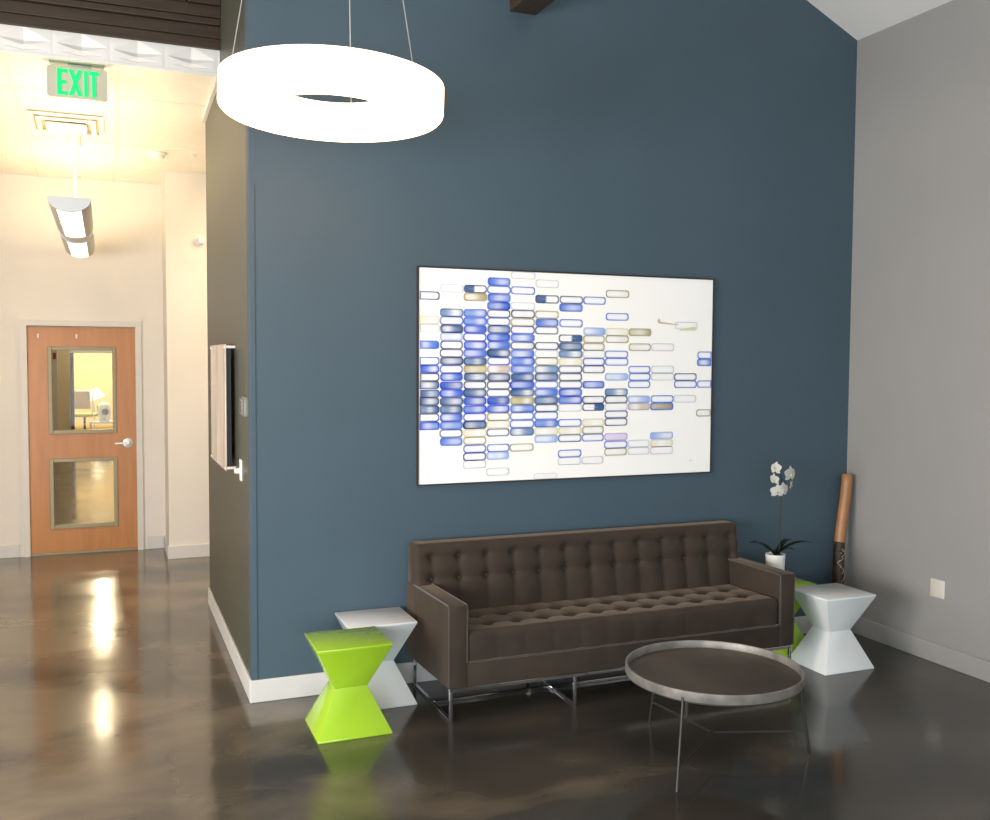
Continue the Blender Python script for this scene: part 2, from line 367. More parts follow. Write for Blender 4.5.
# spaces seen through the glass lights
struct(MB().box(-3.2, -3.1, DY + .12, 21.6, 0, 3.0).build('wall_beyond', M['beige_wall']))
struct(MB().box(1.6, 1.7, DY + .12, 21.6, 0, 3.0).build('wall_office', M['beige_wall']))
struct(MB().box(-3.2, 1.7, DY + .12, 21.6, 2.85, 2.95).build('ceiling_beyond', M['white_ceiling']))
pw = MB(); pw.box(-3.1, -1.34, 17.0, 17.12, 0, 2.85).box(-1.34, .6, 17.0, 17.12, 1.86, 2.85).box(.6, 1.6, 17.0, 17.12, 0, 2.85)
struct(pw.build('wall_partition', M['tan_panel']))
struct(MB().box(-1.345, -1.28, 16.97, 17.14, 0, 1.86).build('trim_7', M['jamb']), 'dark door jamb seen through the upper glass')
struct(MB().box(-3.1, 1.6, 21.5, 21.6, 0, 2.85).build('wall_yellow', M['yellow_wall']), 'yellow office wall seen through the upper glass')
struct(MB().box(-1.58, -1.50, 14.8, 14.9, 0, 2.85).build('trim_8', M['base_white']), 'white post seen through the glass of the oak door')
al = MB().box(-.03, .03, -.03, .002, -.06, .06, .008).build('pull_box', M['red'], None, loc=(-1.545, 14.8, 1.79))
tag(al, 'small red alarm box on the white post seen through the door glass', 'alarm box')
# office chair
ch = thing('office_chair', 'pale mesh office chair with yellow seat seen through the upper door glass', 'office chair', (-1.12, 18.9, 0), math.radians(-14))
cb = MB()
for k in range(5):
    a = 2 * PI * k / 5 + .3; cb.tube([(0, 0, .10), (.28 * math.cos(a), .28 * math.sin(a), .06)], [.025, .016], 8)
    t = bmesh.new(); bmesh.ops.create_uvsphere(t, u_segments=10, v_segments=8, radius=.03); cb.merge(t, Matrix.Translation((.28 * math.cos(a), .28 * math.sin(a), .03)))
cb.tube([(0, 0, .08), (0, 0, .42)], .025, 10).build('base', M['thermo_dark'], ch, True)
MB().box(-.24, .24, -.22, .24, .42, .50, .03, 3).build('seat', M['chair_seat'], ch, True)
bk = MB().box(-.22, .22, -.012, .012, .62, 1.02, .01, 2); bk.xf(Matrix.Translation((0, -.24, 0)) @ Matrix.Rotation(.12, 4, 'X'))
bko = bk.build('backrest', M['chair_mesh'], ch, True)
bf = MB(); bf.tube([(-.2, -.15, .5), (-.235, -.2, .62), (-.235, -.24, 1.03), (.235, -.24, 1.03), (.235, -.2, .62), (.2, -.15, .5)], .018, 8); bf.build('back_frame', M['white_pl'], ch, True)
for s_ in (-1, 1): MB().tube([(s_ * .22, 0, .46), (s_ * .29, 0, .48), (s_ * .29, -.02, .66), (s_ * .29, .14, .67)], .016, 8).build('armrest', M['thermo'], ch, True)
lt = thing('low_table', 'low white table beside the office chair behind the door glass', 'table', (-.72, 18.6, 0))
MB().box(-.3, .3, -.25, .25, .29, .33, .006).build('tabletop', M['white_lacq'], lt)
for a in (-1, 1):
    for b in (-1, 1): MB().box(a * .27 - .02, a * .27 + .02, b * .22 - .02, b * .22 + .02, 0, .29, .003).build('leg', M['white_lacq'], lt)
tl = thing('desk_fan', 'white rounded appliance standing on the low white table', 'appliance', (-.70, 18.6, .33))
h = MB(); h.lathe([(0, 0), (.1, 0), (.13, .05), (.15, .2), (.13, .36), (.07, .42), (0, .43)], 24).build('body', M['white_lacq'], tl, True)
h2 = MB(); h2.lathe([(0, 0), (.06, .005), (.075, .02), (0, .025)], 20); h2.xf(Matrix.Translation((.02, -.13, .22)) @ Matrix.Rotation(PI / 2, 4, 'X')); h2.build('grille', M['thermo'], tl, True)
fl = thing('patch_stand', 'added stand holding a tilted glowing white shade beside the yellow wall behind the door glass', 'glowing mark', (-.92, 19.6, 0))  # sunlit spot imitated by an added glowing cone on a stand
MB().lathe([(0, 0), (.12, 0), (.12, .02), (.02, .03), (0, .03)], 20).build('base', M['white_lacq'], fl, True)
MB().tube([(0, 0, .02), (0, 0, .82)], .012, 8).build('pole', M['white_lacq'], fl, True)
sh = MB(); sh.lathe([(.09, .12), (.17, -.12), (.165, -.12), (.085, .12)], 24, closed=True); sh.xf(Matrix.Translation((.03, 0, .92)) @ Matrix.Rotation(-.35, 4, 'Y')); sh.build('glow_patch', M['patch'], fl, True)

# ------------------------------------------------------------------ corridor ceiling fittings
def cap_prof(wd=.118, dp=.085):
    p = [(-wd, 0)]
    for k in range(1, 16):
        a = PI * k / 16; p.append((-wd * math.cos(a), -dp * math.sin(a) ** .9))
    p.append((wd, 0)); return p
lp = thing('linear_pendant', 'silver half-round linear light hanging in the corridor before the oak door', 'ceiling light', (-.856, 2.725, 2.688))
for y0, y1 in ((-1.5, -.17), (.17, 1.28)):
    prof = cap_prof()
    hs = MB(); n = len(prof); bmh = hs.bm
    A = [bmh.verts.new((x, y0 + .02, z)) for x, z in prof]; B = [bmh.verts.new((x, y1, z)) for x, z in prof]
    for k in range(n - 1):
        if 5 <= k <= n - 7: continue
        bmh.faces.new((A[k], B[k], B[k + 1], A[k + 1]))
    ho = hs.build('housing', M['housing'], lp, True)
    e = MB(); e.prism(prof, 'y', y0, y0 + .02); e.build('end_cap', M['cap'], ho)
    e = MB(); e.prism(prof, 'y', y1 - .01, y1); e.build('end_cap', M['cap'], ho)
    ln = MB(); bl = ln.bm
    sub = prof[5:n - 5]
    A = [bl.verts.new((x, y0 + .022, z + .002)) for x, z in sub]; B = [bl.verts.new((x, y1 - .012, z + .002)) for x, z in sub]
    for k in range(len(sub) - 1): bl.faces.new((A[k], B[k], B[k + 1], A[k + 1]))
    ln.build('lens', M['lens'], ho)
    MB().box(-.095, .095, y0 + .03, y1 - .02, -.012, -.006).build('uplight', M['uplens'], ho)
jt = MB(); jt.prism([(x * .9, z * .92) for x, z in cap_prof()], 'y', -.17, .17); jt.build('joint_collar', M['white_pl'], lp)
cz0 = CZ(2.725) - 2.688
MB().tube([(0, 0, -.005), (0, 0, cz0 - .13)], .014, 12).build('stem', M['white_pl'], lp, True)
MB().lathe([(0, cz0 - .14), (.05, cz0 - .14), (.055, cz0 - .13), (.045, cz0 - .125), (.045, cz0 - .012), (.065, cz0 - .01), (.065, cz0), (0, cz0)], 24).build('canopy', M['white_pl'], lp, True)

ex = thing('exit_sign', 'green lettered EXIT sign hanging from the corridor ceiling', 'exit sign', (-.798, 1.30, CZ(1.3) + .012))
MB().box(-.155, .145, -.05, .05, -.014, .004, .005).build('mounting_plate', M['exit_plate'], ex, True)
MB().box(-.055, .075, -.025, .025, -.030, -.02, .003).build('neck', M['exit_plate'], ex, True)
bp_ = []
for cx_, cz_, a0 in ((.140, -.050, 0), (-.147, -.050, 90), (-.147, -.193, 180), (.140, -.193, 270)):
    for k in range(5):
        a = math.radians(a0 + 22.5 * k); bp_.append((cx_ + .02 * math.cos(a), cz_ + .02 * math.sin(a)))
MB().prism(bp_, 'y', -.014, .014).build('panel', M['exit_body'], ex)
lt_ = MB(); H = .150; z0 = -.197; yA, yB = -.019, -.014; th = .023
def sx(x): return -.113 + x
lt_.box(sx(0), sx(th), yA, yB, z0, z0 + H)
for zz in (z0, z0 + H / 2 - th / 2, z0 + H - th): lt_.box(sx(th), sx(.056 if zz != z0 + H / 2 - th / 2 else .050), yA, yB, zz, zz + th * .95)
for s_ in (1, -1):
    xa, xb = (sx(.062), sx(.062 + .05)) if s_ == 1 else (sx(.062 + .05), sx(.062))
    lt_.prism([(xa, z0), (xa + .023, z0), (xb + .023, z0 + H), (xb, z0 + H)], 'y', yA - .0005 * s_, yB)
lt_.box(sx(.145), sx(.166), yA, yB, z0, z0 + H)
lt_.box(sx(.172), sx(.226), yA, yB, z0 + H - th, z0 + H).box(sx(.188), sx(.210), yA, yB, z0, z0 + H - th)
lt_.build('letters', M['exit_green'], ex)

vt = thing('ceiling_vent', 'square stepped air vent in the corridor ceiling behind the exit sign', 'vent', (-.90, 2.56, CZ(2.56)))
for i, (hwd, dz) in enumerate(((.24, -.012), (.19, -.03), (.13, -.045))):
    v = MB()
    v.box(-hwd, hwd, -hwd, -hwd + .03, dz - .012, dz).box(-hwd, hwd, hwd - .03, hwd, dz - .012, dz).box(-hwd, -hwd + .03, -hwd + .03, hwd - .03, dz - .012, dz).box(hwd - .03, hwd, -hwd + .03, hwd - .03, dz - .012, dz)
    v.build('louver_frame', M['white_pl'], vt)
MB().box(-.10, .10, -.10, .10, -.058, -.052, .002).build('center_plate', M['white_pl'], vt)
MB().box(-.235, .235, -.235, .235, -.004, .0).build('back_plate', M['tan_panel'], vt)
for ob in list(vt.children): ob.rotation_euler = (-.0446, 0, 0)
sd = MB(); sd.lathe([(0, 0), (.075, 0), (.075, -.012), (.06, -.018), (.055, -.04), (.03, -.05), (0, -.05)], 28)
tag(sd.build('smoke_detector', M['white_pl'], None, True, loc=(-.27, 3.25, CZ(3.25))), 'round white smoke detector on the corridor ceiling', 'smoke detector')
def sprinkler(loc, lab):
    t = thing('ceiling_sprinkler', lab, 'sprinkler', (loc[0], loc[1], loc[2] + .004), group='corridor sprinklers')
    MB().lathe([(0, .003), (.03, .003), (.03, -.006), (.008, -.01), (.008, -.03), (0, -.03)], 16).build('collar', M['white_pl'], t, True)
    MB().lathe([(0, -.030), (.018, -.032), (.018, -.036), (0, -.036)], 16).build('deflector', M['steel'], t, True)
sprinkler((-.83, 4.22, CZ(4.22)), 'tiny sprinkler head on the corridor ceiling above the oak door')
sprinkler((.0, 3.18, CZ(3.18)), 'tiny sprinkler head on the corridor ceiling beside the blue-grey wall edge')
st = thing('wall_strobe', 'small round white alarm dome on the pale pier beside the side wall edge', 'alarm', (.118, 3.864, 2.78))
t = MB(); t.lathe([(0, 0), (.05, 0), (.05, .012), (0, .013)], 24); t.xf(Matrix.Rotation(PI / 2, 4, 'X')); t.build('base', M['white_pl'], st, True)
t = MB(); t.lathe([(0, .05), (.02, .045), (.036, .03), (.04, .012), (0, .012)], 24); t.xf(Matrix.Rotation(PI / 2, 4, 'X')); t.build('dome', M['white_lacq'], st, True)

# ------------------------------------------------------------------ ring pendant
rp = thing('ring_pendant', 'glowing white ring pendant lamp hanging on three wires', 'pendant lamp', (.1937, -1.0234, 2.7414))
tiltm = Vector((.0283, .018, 1)).to_track_quat('Z', 'Y').to_matrix().to_4x4()
h = .1275; ro, ri = .45, .262
def ring_lathe(prof, closed=True):
    b = MB(); b.lathe(prof, 128, closed=closed); b.xf(tiltm); return b
b1 = ring_lathe([(ro, .026), (ro, h - .001)], False); b1.merge(ring_lathe([(ri, h - .001), (ri, .026)], False).bm)
b1.build('ring_shade', M['ring'], rp, True)
ring_lathe([(ro, h - .001), (ro, h), (ri, h), (ri, h - .001)]).build('top_cover', M['white_pl'], rp, True)
b2 = ring_lathe([(ro - .003, .0235), (ro - .003, .012), (ro - .012, .002), (ro - .03, 0), (ri + .03, 0), (ri + .01, .003), (ri + .003, .0235)])
b2.build('bottom_diffuser', M['ring'], rp, True)
b3 = ring_lathe([(ro + .0008, .0215), (ro + .0008, .0275), (ri + .001, .0275), (ri + .001, .0215)])
b3.build('seam_band', M['ring_in'], rp, True)
ez = Vector((math.cos(math.radians(12.4)), -math.sin(math.radians(12.4)), 0)); ed = Vector((math.sin(math.radians(12.4)), math.cos(math.radians(12.4)), 0))
zt = 5.40 - 2.7414
for a in (164, 44, 297):
    a = math.radians(a); d = math.cos(a) * ez - math.sin(a) * ed
    p0 = tiltm @ (d * .405 + Vector((0, 0, h))); p1 = d * .06 + Vector((0, 0, zt))
    MB().tube([p0, p1], .0022, 6).build('wire', M['wire'], rp, True)
MB().lathe([(0, zt), (.09, zt), (.09, zt + .16), (0, zt + .16)], 28).build('canopy', M['white_pl'], rp, True)

# ------------------------------------------------------------------ big painting
PX0, PX1, PZ0, PZ1 = .8637, 2.738, 1.0741, 2.2522
wp = thing('wall_painting', 'large abstract painting of blue rounded bars above the sofa', 'painting', (.008, 0, .001))
f = MB(); fw = .008
f.box(PX0, PX0 + fw, -.020, -.002, PZ0, PZ1).box(PX1 - fw, PX1, -.020, -.002, PZ0, PZ1).box(PX0 + fw, PX1 - fw, -.020, -.002, PZ0, PZ0 + fw).box(PX0 + fw, PX1 - fw, -.020, -.002, PZ1 - fw, PZ1)
f.build('frame', M['frame'], wp)
XB = [.8767, .9899, 1.1248, 1.263, 1.4028, 1.5515, 1.7003, 1.8521, 1.9974, 2.1523, 2.3036, 2.465, 2.625, 2.729]
Z0R, RP = 2.184, .0437
GRID = {
 0: '2S 5y 6f 8b 10v 11B 12N 13s 14s 15n 16s 17S 18B',
 1: '1f 4t 5v 6n 7h 8S 9S 10n 11V 12B 13D 14B 15s 16s 17B 18b 19S 20b',
 2: '1H 2o 4b 5b 6B 7V 8B 9b 10s 11o 12s 13N 14s 15D 16B 17V 18n 19y 20O 21V 22S 23f',
 3: '0b 1v 2b 3B 4S 5v 6s 7B 8b 9n 10V 11r 12n 13S 14S 15D 16B 17O 18y 19S 21v 22h 24f',
 4: '-1f 1v 3f 4N 5O 6V 7b 8N 9b 10b 11b 12s 13B 14s 15o 16b 17v 18v 19t 21O',
 5: '0f 2H 4O 5b 6S 8S 9f 10O 11t 12s 13v 14b 15s 16N 17v 18b 19y 20h 25f',
 6: '2S 3b 5v 7H 8s 9t 10y 11S 12S 13S 14B 15B 16f 18v 19y 20S 22v 23f',
 7: '2v 6h 7O 8O 9f 10V 11S 13B 15N 16H 18y 19O 20v 23f',
 8: '1O 4v 6y 7O 9v 10v 12h 14t 15N 16f 17S 18S 20p 21v 22O',
 9: '6o 8O 11v 12v 13v 15h 16r 21f 22f',
 10: '8f 11f 12f 15v 16c 20h 21y 22f',
 11: '5f 12S 13v 15f',
 12: '9v 10b 13v 17O'}
BLUE, MIDB, LTB, NAVY, SLATE, LSL, OLV, TAN, PUR, TEAL = (.008, .048, .56), (.045, .145, .62), (.28, .42, .80), (.008, .018, .09), (.026, .062, .19), (.24, .36, .58), (.36, .32, .15), (.70, .65, .42), (.48, .36, .62), (.055, .13, .30)
WHT = (.97, .97, .96)
STY = {'S': (SLATE, WHT, WHT), 's': (SLATE, LSL, TEAL), 'H': (SLATE, WHT, TEAL), 'h': (LTB, LTB, WHT), 'b': (MIDB, LTB, MIDB), 'B': (BLUE, MIDB, LTB), 'V': (BLUE, WHT, WHT), 'v': (MIDB, WHT, WHT),
       'n': (NAVY, TEAL, LSL), 'N': (NAVY, WHT, LSL), 'D': (BLUE, TEAL, MIDB), 't': (TEAL, LSL, TEAL), 'y': (TAN, (.86, .82, .66), WHT), 'O': (OLV, WHT, TAN), 'o': (OLV, TAN, OLV),
       'r': ((.42, .36, .50), (.66, .54, .42), TAN), 'c': (MIDB, OLV, TAN), 'f': ((.62, .66, .72), WHT, CANVAS), 'p': (PUR, (.74, .66, .86), WHT)}
pc = bmesh.new(); lay = pc.loops.layers.float_color.new('paint'); rnd = random.Random(3)
def cface(pts, cols):
    fc = pc.faces.new([pc.verts.new(p) for p in pts])
    for lp_, c in zip(fc.loops, cols): lp_[lay] = (*c, 1)
YC = -.015
cface([(PX0 + fw, YC, PZ0 + fw), (PX1 - fw, YC, PZ0 + fw), (PX1 - fw, YC, PZ1 - fw), (PX0 + fw, YC, PZ1 - fw)], [CANVAS] * 4)
def rrect(x0, x1, z0, z1, r, n=4, cut0=False, cut1=False):
    G = []
    for cx_, cz_, a0, sq in ((x1 - r, z1 - r, 0, cut1), (x0 + r, z1 - r, 90, cut0), (x0 + r, z0 + r, 180, cut0), (x1 - r, z0 + r, 270, cut1)):
        if sq: G.append([(cx_ + (r if a0 in (0, 270) else -r), cz_ + (r if a0 in (0, 90) else -r))]); continue
        G.append([(cx_ + r * math.cos(math.radians(a0 + 90 * k / n)), cz_ + r * math.sin(math.radians(a0 + 90 * k / n))) for k in range(n + 1)])
    def run(a, b, k=8): return [(a[0] + (b[0] - a[0]) * i / k, a[1] + (b[1] - a[1]) * i / k) for i in range(1, k)]
    return G[0] + run(G[0][-1], G[1][0]) + G[1] + G[2] + run(G[2][-1], G[3][0]) + G[3]
def lerp(a, b, t): return tuple(a[i] * (1 - t) + b[i] * t for i in range(3))
def bar(c, r, sty):
    x0, x1 = XB[c] + rnd.uniform(-.001, .003), XB[c + 1] - rnd.uniform(-.001, .003)
    zc_ = Z0R - RP * r + rnd.uniform(-.001, .001); z0, z1 = zc_ - RP * rnd.uniform(.49, .535), zc_ + RP * rnd.uniform(.49, .535)
    z0, z1 = max(z0, PZ0 + fw), min(z1, PZ1 - fw)
    if z1 - z0 < .012: return
    e, i1, i2 = STY[sty]; cut = dict(cut0=(c == 0), cut1=(c == 12))
    P = rrect(x0, x1, z0, z1, min(.016, (z1 - z0) / 2.2), **cut)
    ph = rnd.random() * 6.28
    def var(c_, x, z, am=.22):
        t_ = .5 + .5 * math.sin(ph + x * 34 + z * 40); return lerp(c_, lerp(c_, WHT, .75), am * t_)
    hgt = z1 - z0; hollow = sty in 'SVvNOfptyHr'
    def inset(m_): return rrect(x0 + m_ * 1.15, x1 - m_ * 1.15, z0 + m_, z1 - m_, max(.0015, min(.016, (hgt - 2 * m_) / 2.2)), **cut)
    fl = rnd.random() < .5; hx = rnd.uniform(.25, .75); hw_ = rnd.uniform(.16, .34); hs = rnd.uniform(.6, 1.1) if not hollow else 1.
    wob = rnd.uniform(.1, .45)
    def center(x):
        t_ = (x - x0) / (x1 - x0); tt = 1 - t_ if fl else t_
        base = lerp(i1, i2, tt * (.9 if not hollow else .35))
        if sty == 'H': base = i2 if (tt < .45) else WHT
        g_ = math.exp(-((t_ - hx) / hw_) ** 2)
        return base if sty in 'fpHc' else lerp(base, WHT, min(1, g_ * hs * (.75 if not hollow else .9)))
    th_ = {'f': (.10, .22)}.get(sty, (.20, .42) if hollow else (.24, .62))
    lv = [(0, lambda x, z: var(e, x, z, .28)), (hgt * .09, lambda x, z: var(e, x, z, .12)), (hgt * .5 * th_[0] * 1.25, lambda x, z: lerp(e, center(x), .45 + .25 * wob)),
          (hgt * .5 * th_[1], lambda x, z: lerp(e, center(x), .9)), (hgt * .47, lambda x, z: center(x))]
    if sty == 'H': lv = [lv[0], lv[1], (hgt * .2, lambda x, z: center(x)), (hgt * .47, lambda x, z: center(x))]
    rings = [[(x, z, fn(x, z)) for x, z in inset(m_)] for m_, fn in lv]
    y_ = YC - .0012
    for A, B in zip(rings, rings[1:]):
        n_ = len(A)
        for k in range(n_):
            q = (A[k], A[(k + 1) % n_], B[(k + 1) % n_], B[k]); cface([(p[0], y_, p[1]) for p in q], [p[2] for p in q])
    cface([(p[0], y_, p[1]) for p in rings[-1]], [p[2] for p in rings[-1]])
for c, row in GRID.items():
    for tkn in row.split(): bar(c, int(tkn[:-1]), tkn[-1])
for pts, col in (([(2.345, 1.995), (2.36, 2.005), (2.366, 1.985), (2.49, 1.972), (2.49, 1.968), (2.35, 1.976)], (.60, .46, .34)),
                 ([(2.50, 1.945), (2.61, 1.962), (2.612, 1.938), (2.50, 1.936)], TAN), ([(2.585, 1.155), (2.6, 1.16), (2.59, 1.15)], LSL)):
    cface([(x, YC - .0014, z) for x, z in pts], [col] * len(pts))
for fc in pc.faces:
    fc.normal_update()
    if fc.normal.y > 0: fc.normal_flip()
me = bpy.data.meshes.new('canvas'); pc.to_mesh(me); pc.free(); me.materials.append(M['canvas'])
cv_ = bpy.data.objects.new('canvas', me); COL.objects.link(cv_); cv_.parent = wp
MB().box(PX0 + fw, PX1 - fw, -.014, -.003, PZ0 + fw, PZ1 - fw).build('backing_board', M['frame'], wp)

# ------------------------------------------------------------------ side wall: stand-off panel, thermostat, switch
ap = thing('art_panel', 'pale frameless art panel on stand-off pegs on the corridor side wall', 'wall art', (0, .985, 1.48))
MB().box(-.056, -.048, -.385, .385, -.355, .355, .002).build('front_sheet', M['photo'], ap)
MB().box(-.047, -.022, -.375, .375, -.33, .33).build('shadow_gap_block', M['black'], ap)  # black block stands in for the shadowed gap behind the sheet
for yy in (-.377, .377):
    for zz in (-.34, .34):
        t = MB(); t.tube([(-.060, yy, zz), (-.0, yy, zz)], .008, 12); t.build('peg', M['white_pl'], ap, True)
th_ = thing('thermostat', 'grey square thermostat on the corridor side wall', 'thermostat', (0, .13, 1.508))
MB().box(-.022, .002, -.055, .055, -.050, .050, .004).build('body', M['thermo'], th_, True)
MB().box(-.032, -.022, -.045, .045, -.042, .042, .003).build('cover', M['thermo_edge'], th_, True)
MB().box(-.034, -.0318, -.03, .03, -.03, .03).build('screen', M['thermo_dark'], th_)
sw = thing('light_switch', 'white switch plate with a knob under the thermostat', 'switch', (0, .36, 1.155))
MB().box(-.008, 0, -.036, .036, -.058, .058, .003).build('plate', M['white_pl'], sw, True)
t = MB(); t.lathe([(0, 0), (.016, 0), (.014, .03), (0, .032)], 16); t.xf(Matrix.Translation((-.008, .0, -.005)) @ Matrix.Rotation(-PI / 2, 4, 'Y')); t.build('knob', M['white_pl'], sw, True)
ou = thing('wall_outlet', 'ivory outlet plate low on the grey right wall', 'outlet', (W, -.767, .438))
MB().box(-.007, 0, -.052, .052, -.053, .053, .003).build('plate', M['outlet'], ou, True)
for s_ in (-1, 1):
    MB().box(-.0085, -.0065, -.017, .017, s_ * .024 - .015, s_ * .024 + .015, .0008).build('socket', M['outlet'], ou)

# ------------------------------------------------------------------ sofa
sf = thing('sofa', 'brown velvet tufted sofa on chrome legs against the blue wall', 'sofa', (1.8575, -.34, 0))
OX, OY = 1.8575, -.34
SX0, SX1, YF, YB = .808, 2.864, -.643, -.022
def L_(x0, x1, y0, y1, z0, z1, bev=.01, seg=3): return MB().box(x0 - OX, x1 - OX, y0 - OY, y1 - OY, z0, z1, bev, seg)
def tufted(prof, x0, x1, seams, rows, seamrows, depth=.020, puff=.014, nc=12, edge=.035, amp=lambda q: 1., seam=.0065, halo=.55):
    """pillowed pad: prof = dense (y,z) path; seams = x positions; rows = arclengths of the button rows; seamrows = arclengths with a sewn line"""
    s = [0.]
    for a, b in zip(prof, prof[1:]): s.append(s[-1] + math.hypot(b[0] - a[0], b[1] - a[1]))
    nrm = []
    for i in range(len(prof)):
        a = prof[max(i - 1, 0)]; b = prof[min(i + 1, len(prof) - 1)]
        d = (b[0] - a[0], b[1] - a[1]); l = math.hypot(*d); nrm.append((-d[1] / l, d[0] / l))
    xs = []
    knots = [x0] + list(seams) + [x1]
    for a, b in zip(knots, knots[1:]):
        k = max(2, int(round((b - a) / (.155 / nc)))); xs += [a + (b - a) * i / k for i in range(k)]
    xs.append(x1); bm = bmesh.new(); V = []
    for x in xs:
        dx = min(abs(x - q) for q in seams); ex_ = min(x - x0, x1 - x); fe = 1. if ex_ > edge else math.sqrt(max(0., 1 - (1 - ex_ / edge) ** 2)); col = []
        for i, (y, z) in enumerate(prof):
            dr_ = min([abs(s[i] - q) for q in rows] or [9]); ds_ = min([abs(s[i] - q) for q in seamrows] or [9])
            h = -seam * math.exp(-dx / .011) - .85 * seam * math.exp(-ds_ / .011)
            h -= depth * math.exp(-(dx * dx + dr_ * dr_) / (2 * .016 ** 2))
            h -= halo * depth * math.exp(-math.sqrt(dx * dx + dr_ * dr_) / .035)
            h += puff * (1 - math.exp(-(dx / .05) ** 2)) * (1 - math.exp(-(ds_ / .05) ** 2))
            h *= amp(s[i])
            h -= (1 - fe) * .02
            col.append(bm.verts.new((x - OX, y + nrm[i][0] * h - OY, z + nrm[i][1] * h)))
        V.append(col)
    for a, b in zip(V, V[1:]):
        for i in range(len(prof) - 1): bm.faces.new((a[i], b[i], b[i + 1], a[i + 1]))
    bm.faces.new(V[0]); bm.faces.new(V[-1][::-1])
    mb = MB(); mb.bm.free(); mb.bm = bm; return mb, s, nrm
def path(pts, step=.009):
    out = []
    for a, b in zip(pts, pts[1:]):
        l = math.hypot(b[0] - a[0], b[1] - a[1]); k = max(1, int(l / step)); out += [(a[0] + (b[0] - a[0]) * i / k, a[1] + (b[1] - a[1]) * i / k) for i in range(k)]
    out.append(pts[-1]); return out
def arc2(cy, cz, r, a0, a1, n=7): return [(cy + r * math.cos(math.radians(a0 + (a1 - a0) * k / n)), cz + r * math.sin(math.radians(a0 + (a1 - a0) * k / n))) for k in range(n + 1)]
# seat: front face up, over the rounded lip, back over the top
SW = 1.85 / 12
sprof = path([(-.638, .292), (-.640, .405)] + arc2(-.610, .410, .030, 180, 90)[1:] + [(-.16, .425)])
ssum = [0.]
for a, b in zip(sprof, sprof[1:]): ssum.append(ssum[-1] + math.hypot(b[0] - a[0], b[1] - a[1]))
def s_at_y(y): return min((abs(p_[0] - y), q_) for p_, q_ in zip(sprof, ssum) if p_[1] > .41)[1]
srows = [s_at_y(-.50), s_at_y(-.335)]
sseams = [.935 + SW * k for k in range(1, 12)]
pad, ss, nn = tufted(sprof, .927, 2.779, sseams, srows, srows, depth=.022, puff=.0022, seam=.0030, halo=.35, amp=lambda q: .6 + .4 * max(0., min(1., (q - s_at_y(-.585)) / .06)))
pad.bm.faces.ensure_lookup_table()
seat = pad.build('seat_cushion', M['velvet'], sf, True, ang=60)
# seat pad underside closing strip and front welt
MB().tube([(.94 - OX, -.636 - OY, .291), (2.776 - OX, -.636 - OY, .291)], .006, 8).build('piping', M['piping'], seat, True)
# back
bprof = path([(-.205, .40), (-.160, .752)] + arc2(-.128, .752, .032, 180, 90)[1:] + arc2(-.06, .754, .030, 90, 0) + [(-.028, .20)])
bs = [0.]
for a, b in zip(bprof, bprof[1:]): bs.append(bs[-1] + math.hypot(b[0] - a[0], b[1] - a[1]))
def s_at_z(z): return min((abs(p_[1] - z), q_) for p_, q_ in zip(bprof, bs) if p_[0] < -.14)[1]
brows = [s_at_z(.60), s_at_z(.712)]
bseams = [.908 + .1563 * k for k in range(13)]
pad, bs2, bn = tufted(bprof, .814, 2.852, bseams, brows, brows, depth=.020, puff=.011, amp=lambda q: max(0., min(1., (s_at_z(.748) - q) / .05)) if q < 1e3 else 0)
back = pad.build('backrest', M['velvet'], sf, True, ang=60)
# buttons
bt = MB(); bt.lathe([(0, .007), (.007, .005), (.010, 0), (.007, -.004), (0, -.005)], 12); btn = bt.build('button', M['velvet'], back, True)
first = True
def put_button(x, y, z, ny, nz, par):
    global first
    o = btn if first else btn.copy()
    if not first: COL.objects.link(o)
    first = False; o.parent = par; o.location = (x - OX, y - OY, z); o.rotation_euler = Vector((0, ny, nz)).to_track_quat('Z', 'Y').to_euler()
for q in brows:
    i = min(range(len(bs)), key=lambda k: abs(bs[k] - q))
    for x in bseams: put_button(x, bprof[i][0] - bn[i][0] * .026, bprof[i][1] - bn[i][1] * .026, bn[i][0], bn[i][1], back)
for q in srows:
    i = min(range(len(ssum)), key=lambda k: abs(ssum[k] - q))
    for x in sseams: put_button(x, sprof[i][0] - nn[i][0] * .028, sprof[i][1] - nn[i][1] * .028, nn[i][0], nn[i][1], seat)
# arms
for s_ in (-1, 1):
    x0, x1 = (SX0, SX0 + .100) if s_ < 0 else (SX1 - .100, SX1)
    a = MB(); a.prism([(YF - OY, .168), (YF - OY, .572), (-.026 - OY, .572), (-.026 - OY, .168)], 'x', x0 - OX, x1 - OX)
    bmesh.ops.bevel(a.bm, geom=a.bm.edges[:], offset=.010, segments=3, affect='EDGES', profile=.5)
    skew = lambda y, s_=s_: (.026 if s_ < 0 else .020) * (-.026 - OY - y) / .617
    for v in a.bm.verts: v.co.x += skew(v.co.y)
    ao = a.build('arm', M['velvet'], sf, True)
    for x in (x0 + .004, x1 - .004):
        pts = [(x - OX, -.13 - OY, .571), (x - OX, YF + .012 - OY, .571), (x - OX, YF + .003 - OY, .562), (x - OX, YF + .002 - OY, .172 if x in (x0 + .004,) and s_ < 0 or (x == x1 - .004 and s_ > 0) else .29)]
        pts = [(p[0] + skew(p[1]), p[1], p[2]) for p in pts]
        MB().tube(pts, .0045, 8).build('piping', M['piping'], ao, True)
L_(SX0 + .09, SX1 - .075, YF + .003, -.03, .168, .288, .008).build('base_rail', M['velvet'], sf, True)
